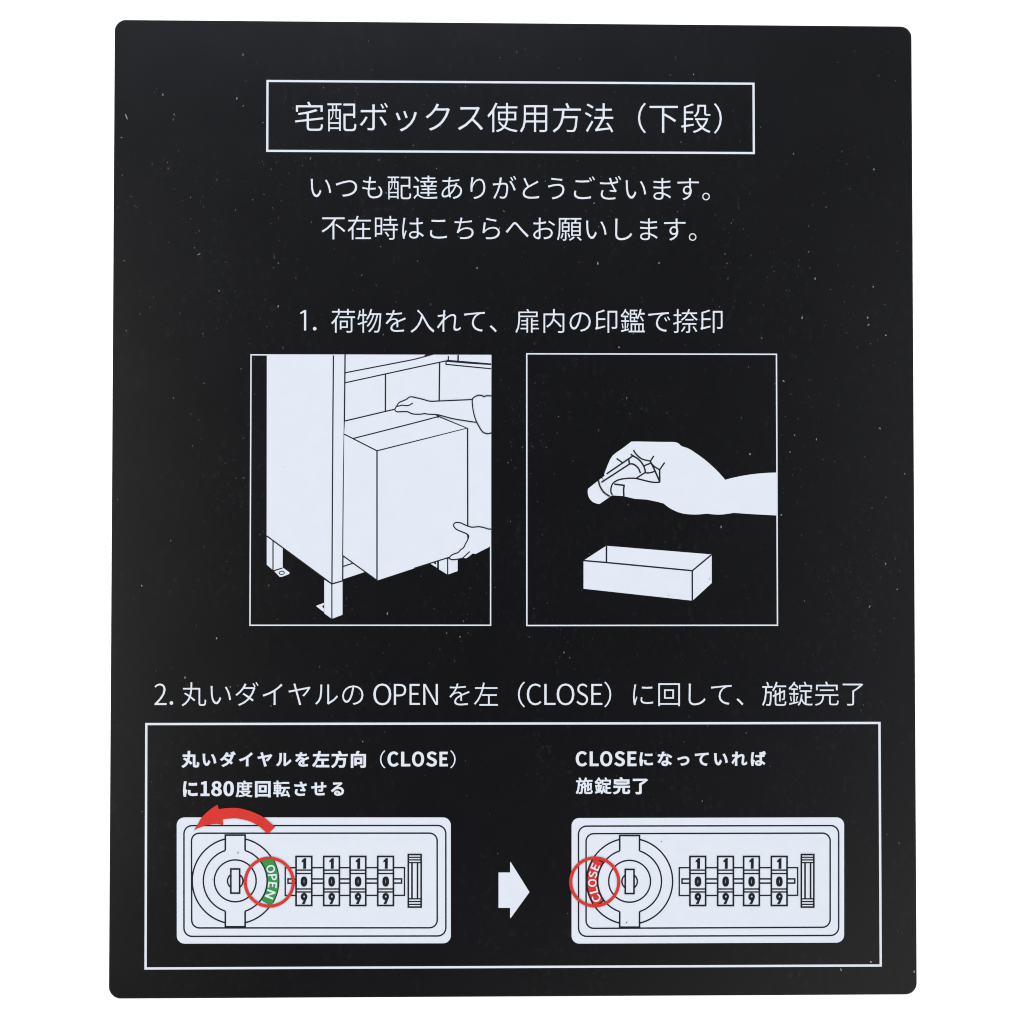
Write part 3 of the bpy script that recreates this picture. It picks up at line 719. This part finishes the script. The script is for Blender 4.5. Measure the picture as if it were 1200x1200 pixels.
OB, SH = 13.0, 0.925
pr = Print()
set_line(pr, '丸いダイヤルを左方向', 21.85, 0, (223.3, 889.8), 9, (420.0, 889.9), W1, WHITE, OB, SH)
set_box(pr, '（', (445.2, 879.3, 451.6, 900.3), W1, WHITE, (-2, -2))
CAPB = (13.0, 10.0)
for ch, a, c_ in (('C', 454.0, 467.3), ('L', 470.0, 480.9), ('O', 482.8, 497.1), ('S', 499.2, 512.1), ('E', 515.0, 524.9)):
    r_ = 0.0 if ch in 'LE' else 0.4
    set_box(pr, ch, (a, 880.9 - r_, c_, 898.1 + r_), W1, WHITE, CAPB)
set_box(pr, '）', (527.5, 879.3, 534.0, 900.3), W1, WHITE, (-2, -2))
pr.build('instruction_text', frame)
pr = Print()
set_box(pr, 'に', (214.4, 915.5, 231.6, 933.8), W1, WHITE, (OB, OB))
for ch, a, c_ in (('1', 235.0, 245.6), ('8', 247.4, 260.1), ('0', 261.8, 274.1)):
    r_ = 0.0 if ch == '1' else 0.3
    set_box(pr, ch, (a, 915.5 - r_, c_, 932.9 + r_), W1, WHITE, CAPB)
set_line(pr, '度回転させる', 21.9, 0, (286.0, 924.5), 2, (330.0, 924.4), W1, WHITE, OB, SH)
pr.build('instruction_text', frame)
pr = Print()
for ch, a, c_ in (('C', 674.6, 688.1), ('L', 691.0, 701.6), ('O', 703.2, 717.6), ('S', 719.7, 732.4), ('E', 735.3, 745.9)):
    r_ = 0.0 if ch in 'LE' else 0.4
    set_box(pr, ch, (a, 880.6 - r_, c_, 897.8 + r_), W1, WHITE, CAPB)
set_line(pr, 'になっていれば', 21.9, 0, (757.3, 889.6), 6, (888.7, 888.9), W1, WHITE, OB, SH)
pr.build('instruction_text', frame)
pr = Print()
set_line(pr, '施錠完了', 21.9, 0, (684.7, 920.8), 2, (728.5, 920.8), W1, WHITE, OB, SH)
pr.build('instruction_text', frame)

pr = Print()
pr.fill([(584.2, 1022.4), (597.8, 1022.4), (597.8, 1010.0), (598.6, 1010.4), (620.5, 1045.4), (598.6, 1075.6), (597.8, 1075.9), (597.8, 1063.9), (584.2, 1063.9)], W1, WHITE)
pr.build('arrow', frame)


# ------------------------------------------------------------------ the two lock drawings
def lock(outer, l1, l2, cx, cy, wheels, bar0, bar1, latch, ringc, opened, label):
    LK = 1.75
    q = Print()
    q.fill(rounded(outer, 9.0), W1, WHITE)
    q.line(rounded(l1, 9.5), LK, K1, BLACK, True)
    q.line(rounded(l2, 9.0), LK, K1, BLACK, True)
    body = q.build('lock_diagram', sign, label)

    q = Print()                                   # round dial with its two tabs
    r1, r2, r3, t = 50.4, 37.4, 24.5, 11.6
    up, dn = cy - 53.6, cy + 53.9
    a2 = math.degrees(math.acos(t / r2)); a3 = math.degrees(math.acos(t / r1))
    q.fill(ring(cx, cy, r1), K1, WHITE)
    q.fill(rect(cx - t, up, cx + t, dn), K1, WHITE)
    for s0 in (0, 180):
        lo = arc(cx, cy, r1, s0 - a3, s0 + a3)
        q.line(lo, LK, 4, BLACK)
        li = arc(cx, cy, r2, s0 - a2, s0 + a2)
        q.line(li, LK, 4, BLACK)
    y2 = r2 * math.sin(math.radians(a2))
    q.line([(cx - t, cy - y2), (cx - t, up), (cx + t, up), (cx + t, cy - y2)], LK + 0.2, 4, BLACK)
    q.line([(cx - t, cy + y2), (cx - t, dn + 0.8), (cx + t, dn + 0.8), (cx + t, cy + y2)], LK + 0.2, 4, BLACK)
    q.line([(cx - t - 0.8, dn + 0.2), (cx + t + 0.8, dn + 0.2)], 2.6, 4, BLACK)
    q.line(ring(cx, cy, r3), LK, 4, BLACK, True)
    q.build('dial', body)

    q = Print()
    q.line(ring(cx, cy + 0.2, 9.05), LK, 5, BLACK, True)
    q.fill(rect(cx - 5.3, cy - 14.0, cx + 5.3, cy + 14.4), 6, WHITE)
    q.line(rect(cx - 5.1, cy - 13.9, cx + 5.1, cy + 14.3), LK + 0.2, 7, BLACK, True)
    q.build('keyhole', body)

    q = Print()                                   # axle seen between the wheels
    q.line([(bar0, 1016.8), (bar1, 1016.7), (bar1, 1049.2), (bar0, 1049.4)], LK - 0.1, 4, BLACK, True)
    q.line([(bar0 + 3.2, 1030.0), (bar1 - 3.4, 1029.9), (bar1 - 3.4, 1034.8), (bar0 + 3.2, 1035.0)], LK, 4, BLACK, True)
    q.build('wheel_axle', body)

    for x0 in wheels:
        x1 = x0 + 20.3
        q = Print()
        q.fill(rect(x0, 1003.2, x1, 1061.6), 5, WHITE)
        q.line(rect(x0 + 1.0, 1003.7, x1 - 1.0, 1061.0), 2.0, 6, BLACK, True)
        for y in (1019.6, 1023.6, 1041.7, 1045.2):
            q.line([(x0 + 0.9, y), (x1 - 0.9, y)], 1.6, 7, BLACK)
        m_ = x0 + 10.3
        q.fill([(m_ - 2.7, 1008.6), (m_ + 0.2, 1005.6), (m_ + 2.5, 1005.6), (m_ + 2.4, 1018.0), (m_ - 1.0, 1018.0), (m_ - 0.8, 1009.9), (m_ - 2.8, 1010.5)], 8, BLACK)
        set_box(q, '0', (m_ - 3.9, 1027.0, m_ + 3.9, 1039.0), 8, BLACK, (38, 20))
        bowl = [(m_ + 3.9 * math.cos(i * math.pi / 14), 1050.7 + 4.4 * math.sin(i * math.pi / 14)) for i in range(28)]
        eye = [(m_ + 0.2 + 0.95 * math.cos(-i * math.pi / 14), 1050.6 + 1.15 * math.sin(-i * math.pi / 14)) for i in range(28)]
        q.fill([bowl, eye], 8, BLACK)
        q.fill([(m_ + 3.8, 1051.6), (m_ + 0.8, 1059.3), (m_ - 2.7, 1059.3), (m_ + 0.6, 1053.0)], 9, BLACK)
        q.build('number_wheel', body)

    q = Print()                                   # ribbed thumb latch
    x0, x1 = latch
    q.fill(rect(x0, 1001.0, x1, 1063.4), 5, WHITE)
    for y in (1004.6, 1007.6, 1010.8, 1053.2, 1056.4, 1059.8):
        q.line([(x0 + 1, y), (x1 - 1, y)], 1.5, 7, BLACK)
    for x in (x0 + 5.1, x0 + 11.6):
        q.line([(x, 1010.8), (x, 1053.2)], 1.9, 7, BLACK)
    q.line(rect(x0 + 0.8, 1001.4, x1 - 0.8, 1062.9), 1.9, 6, BLACK, True)
    q.build('latch', body)

    q = Print()                                   # coloured status window on the dial
    if opened:
        q.fill(arc(cx, cy, 51.2, -35.0, 31.0) + arc(cx, cy, 37.7, 38.0, -37.0), 6, GREEN)
        q.line(arc(cx, cy, 37.5, -40.0, 40.0), 1.2, 7, BLACK)
        q.line(arc(cx, cy, 51.2, -30.0, 28.0), 1.0, 7, BLACK)
        for ch, a, w in (('O', 18.6, 9.4), ('P', 5.5, 7.4), ('E', -6.3, 6.8), ('N', -21.0, 9.6)):
            set_box(q, ch, (-w / 2, -5.1, w / 2, 5.1), 8, WHITE, (8, 8),
                    (cx + 43.9 * math.cos(math.radians(a)), cy - 43.9 * math.sin(math.radians(a)), 90 - a))
    else:
        q.fill(arc(cx, cy, 50.2, 143.8, 216.4) + arc(cx, cy, 37.9, 216.4, 143.8), 6, RED)
        q.line(arc(cx, cy, 37.7, 142.0, 218.0), 1.6, 7, BLACK)
        q.line(arc(cx, cy, 50.2, 150.0, 211.0), 1.6, 7, BLACK)
        q.line([(700.4, 1006.6), (706.4, 1010.2)], 1.4, 7, BLACK)
        q.line([(701.4, 1059.6), (706.9, 1055.8)], 1.4, 7, BLACK)
        for ch, a, w in (('C', 206.9, 8.6), ('L', 194.0, 6.7), ('O', 182.4, 9.2), ('S', 169.6, 7.6), ('E', 157.2, 7.1)):
            set_box(q, ch, (-w / 2, -5.0, w / 2, 5.0), 8, WHITE, (7, 7),
                    (cx + 43.7 * math.cos(math.radians(a)), cy - 43.7 * math.sin(math.radians(a)), 90 - a))
    q.build('status_window', body, 'green window reading OPEN' if opened else 'red window reading CLOSE')

    q = Print()
    q.line(ring(ringc[0], ringc[1], 28.1), 3.7, 10, RED, True)
    q.build('highlight_ring', body)

    if opened:
        q = Print()
        q.fill([(255.0, 942.9), (256.4, 947.9)]
               + curve([(256.6, 948.0), (266.7, 946.9), (278.3, 946.8), (290.8, 949.6), (301.7, 953.8), (310.8, 958.8), (316.7, 963.8), (322.5, 969.2)])
               + [(315.4, 976.0), (312.8, 976.2)]
               + curve([(312.0, 975.6), (305.0, 969.2), (299.2, 965.4), (290.8, 961.7), (278.3, 959.0), (270.8, 959.0), (260.9, 960.0)])
               + [(261.7, 966.7)]
               + curve([(261.5, 966.7), (254.2, 965.4), (245.8, 966.3), (235.8, 968.9), (227.3, 972.9)])
               + curve([(227.5, 972.6), (231.7, 965.8), (235.8, 958.8), (241.7, 952.5), (248.3, 947.1), (254.8, 942.9)]), 10, RED)
        q.build('turn_arrow', body)
    return body


lock([(207.1, 957.9), (528.3, 957.9), (528.3, 1105.4), (207.2, 1105.8)],
     [(215.6, 967.5), (522.4, 967.3), (522.5, 1096.8), (215.6, 1097.3)],
     [(224.4, 976.4), (512.3, 976.3), (512.4, 1087.2), (224.7, 1087.4)],
     275.7, 1032.2, (346.0, 378.4, 409.3, 441.7), 334.3, 474.0, (477.7, 494.3), (315.6, 1033.7), True,
     'lock drawing with green OPEN window and red turning arrow')
lock([(669.8, 958.6), (989.2, 957.8), (989.2, 1104.6), (669.8, 1105.8)],
     [(677.9, 968.1), (982.8, 967.4), (982.8, 1096.2), (678.0, 1097.3)],
     [(686.8, 976.9), (972.8, 976.3), (972.8, 1086.6), (686.8, 1087.9)],
     737.8, 1032.7, (807.5, 840.0, 870.4, 902.9), 796.0, 934.7, (938.2, 954.4), (696.9, 1033.4), False,
     'lock drawing with red CLOSE window')

# ------------------------------------------------------------------ dust lying on the sign
rnd = random.Random(11)
d = Print()


def speck(u, v, w, l, a, m=DUST, layer=0.6):
    s, c = math.sin(a), math.cos(a)
    pts = []
    for k in range(7):
        t = k * math.tau / 7
        r = rnd.uniform(0.8, 1.15)
        x, y = w / 2 * math.cos(t) * r, l / 2 * math.sin(t) * r
        pts.append((u + x * c - y * s, v + x * s + y * c))
    d.add(pts, [list(range(7))], layer, m)


clumps = [(rnd.uniform(135, 1065), rnd.triangular(30, 1160, 120)) for _ in range(70)]
for i in range(2300):
    if rnd.random() < 0.45:
        cx, cy = rnd.choice(clumps)
        u, v = rnd.gauss(cx, 16), rnd.gauss(cy, 22)
    else:
        u, v = rnd.uniform(132, 1068), rnd.triangular(28, 1164, 200)
    if not (137 < u < 1064 and 34 < v < 1160):
        continue
    big = rnd.random()
    w = rnd.uniform(0.7, 1.5) if big < 0.93 else rnd.uniform(1.4, 2.1)
    speck(u, v, w, w * rnd.uniform(1.0, 2.3), rnd.gauss(0, 0.45))
for u, v, w, l, a in ((190.8, 111, 1.6, 3.2, 0), (204, 134, 1.5, 2, 0), (148, 136.5, 1.6, 8, -0.4), (277.5, 115.5, 1.5, 3, 0), (285, 124, 1.3, 2, 0),
                      (217, 794, 2.0, 2.6, 0.6), (269.8, 805, 1.4, 2.2, 0), (1038, 393, 1.9, 2.2, 0), (1016.8, 372, 1.7, 3.2, 0.2), (955.2, 326.5, 1.6, 3.4, 0),
                      (940, 372.5, 1.6, 3.4, 0), (1023.3, 336, 1.7, 2.4, 0), (1037.8, 660.6, 1.7, 2.2, 0), (1051.4, 690.6, 1.6, 1.8, 0), (1024, 198.4, 1.8, 2.4, 0),
                      (878.9, 532, 2.2, 2.6, 0.2), (845, 617.5, 1.4, 3.6, 0), (915.6, 603.4, 1.9, 1.9, 0), (772.3, 308, 1.5, 2.4, 0), (700.5, 308.6, 1.4, 4, 0),
                      (559, 314, 1.4, 3, 0), (326, 359, 1.5, 3.2, 0.4), (432, 993.2, 1.7, 2.0, 0), (454, 719, 1.6, 3.2, 0.2), (1020.6, 1127.3, 2.2, 2.4, 0),
                      (985.6, 1136.4, 1.5, 4.2, -0.5), (1071.3, 1138.6, 1.5, 3.2, -0.2), (233, 298, 1.2, 4.5, 1.1), (254.0, 748, 1.8, 2.6, 0)):
    speck(u, v, w, l, a, LINT)
for u, v, w in ((279.0, 999.3, 1.5), (831.6, 678.4, 1.0), (774.8, 985.7, 1.2), (734.2, 1081.0, 1.3), (334.0, 547.2, 0.9), (249.0, 1030.0, 0.8), (783.3, 697.6, 0.8)):
    speck(u, v, w, w * 1.3, 0.3, DUST, 12)
o = d.build('dust')
o['kind'] = 'stuff'
o['label'] = 'pale dust specks scattered over the black sign'
o['category'] = 'dust'

f = Print()
f.line(curve([(632.4, 895.0), (636.0, 893.6)], 1)[:0] + curve([(636.2, 893.8), (635.0, 889.8), (632.6, 886.6), (631.4, 883.0), (633.4, 879.4), (637.2, 874.8), (641.0, 874.4), (645.4, 875.6)]),
       0.55, 0.9, DUST)
o = f.build('fibre')
o['label'] = 'thin pale curled fibre stuck to the black sign left of the CLOSE caption'
o['category'] = 'fibre'
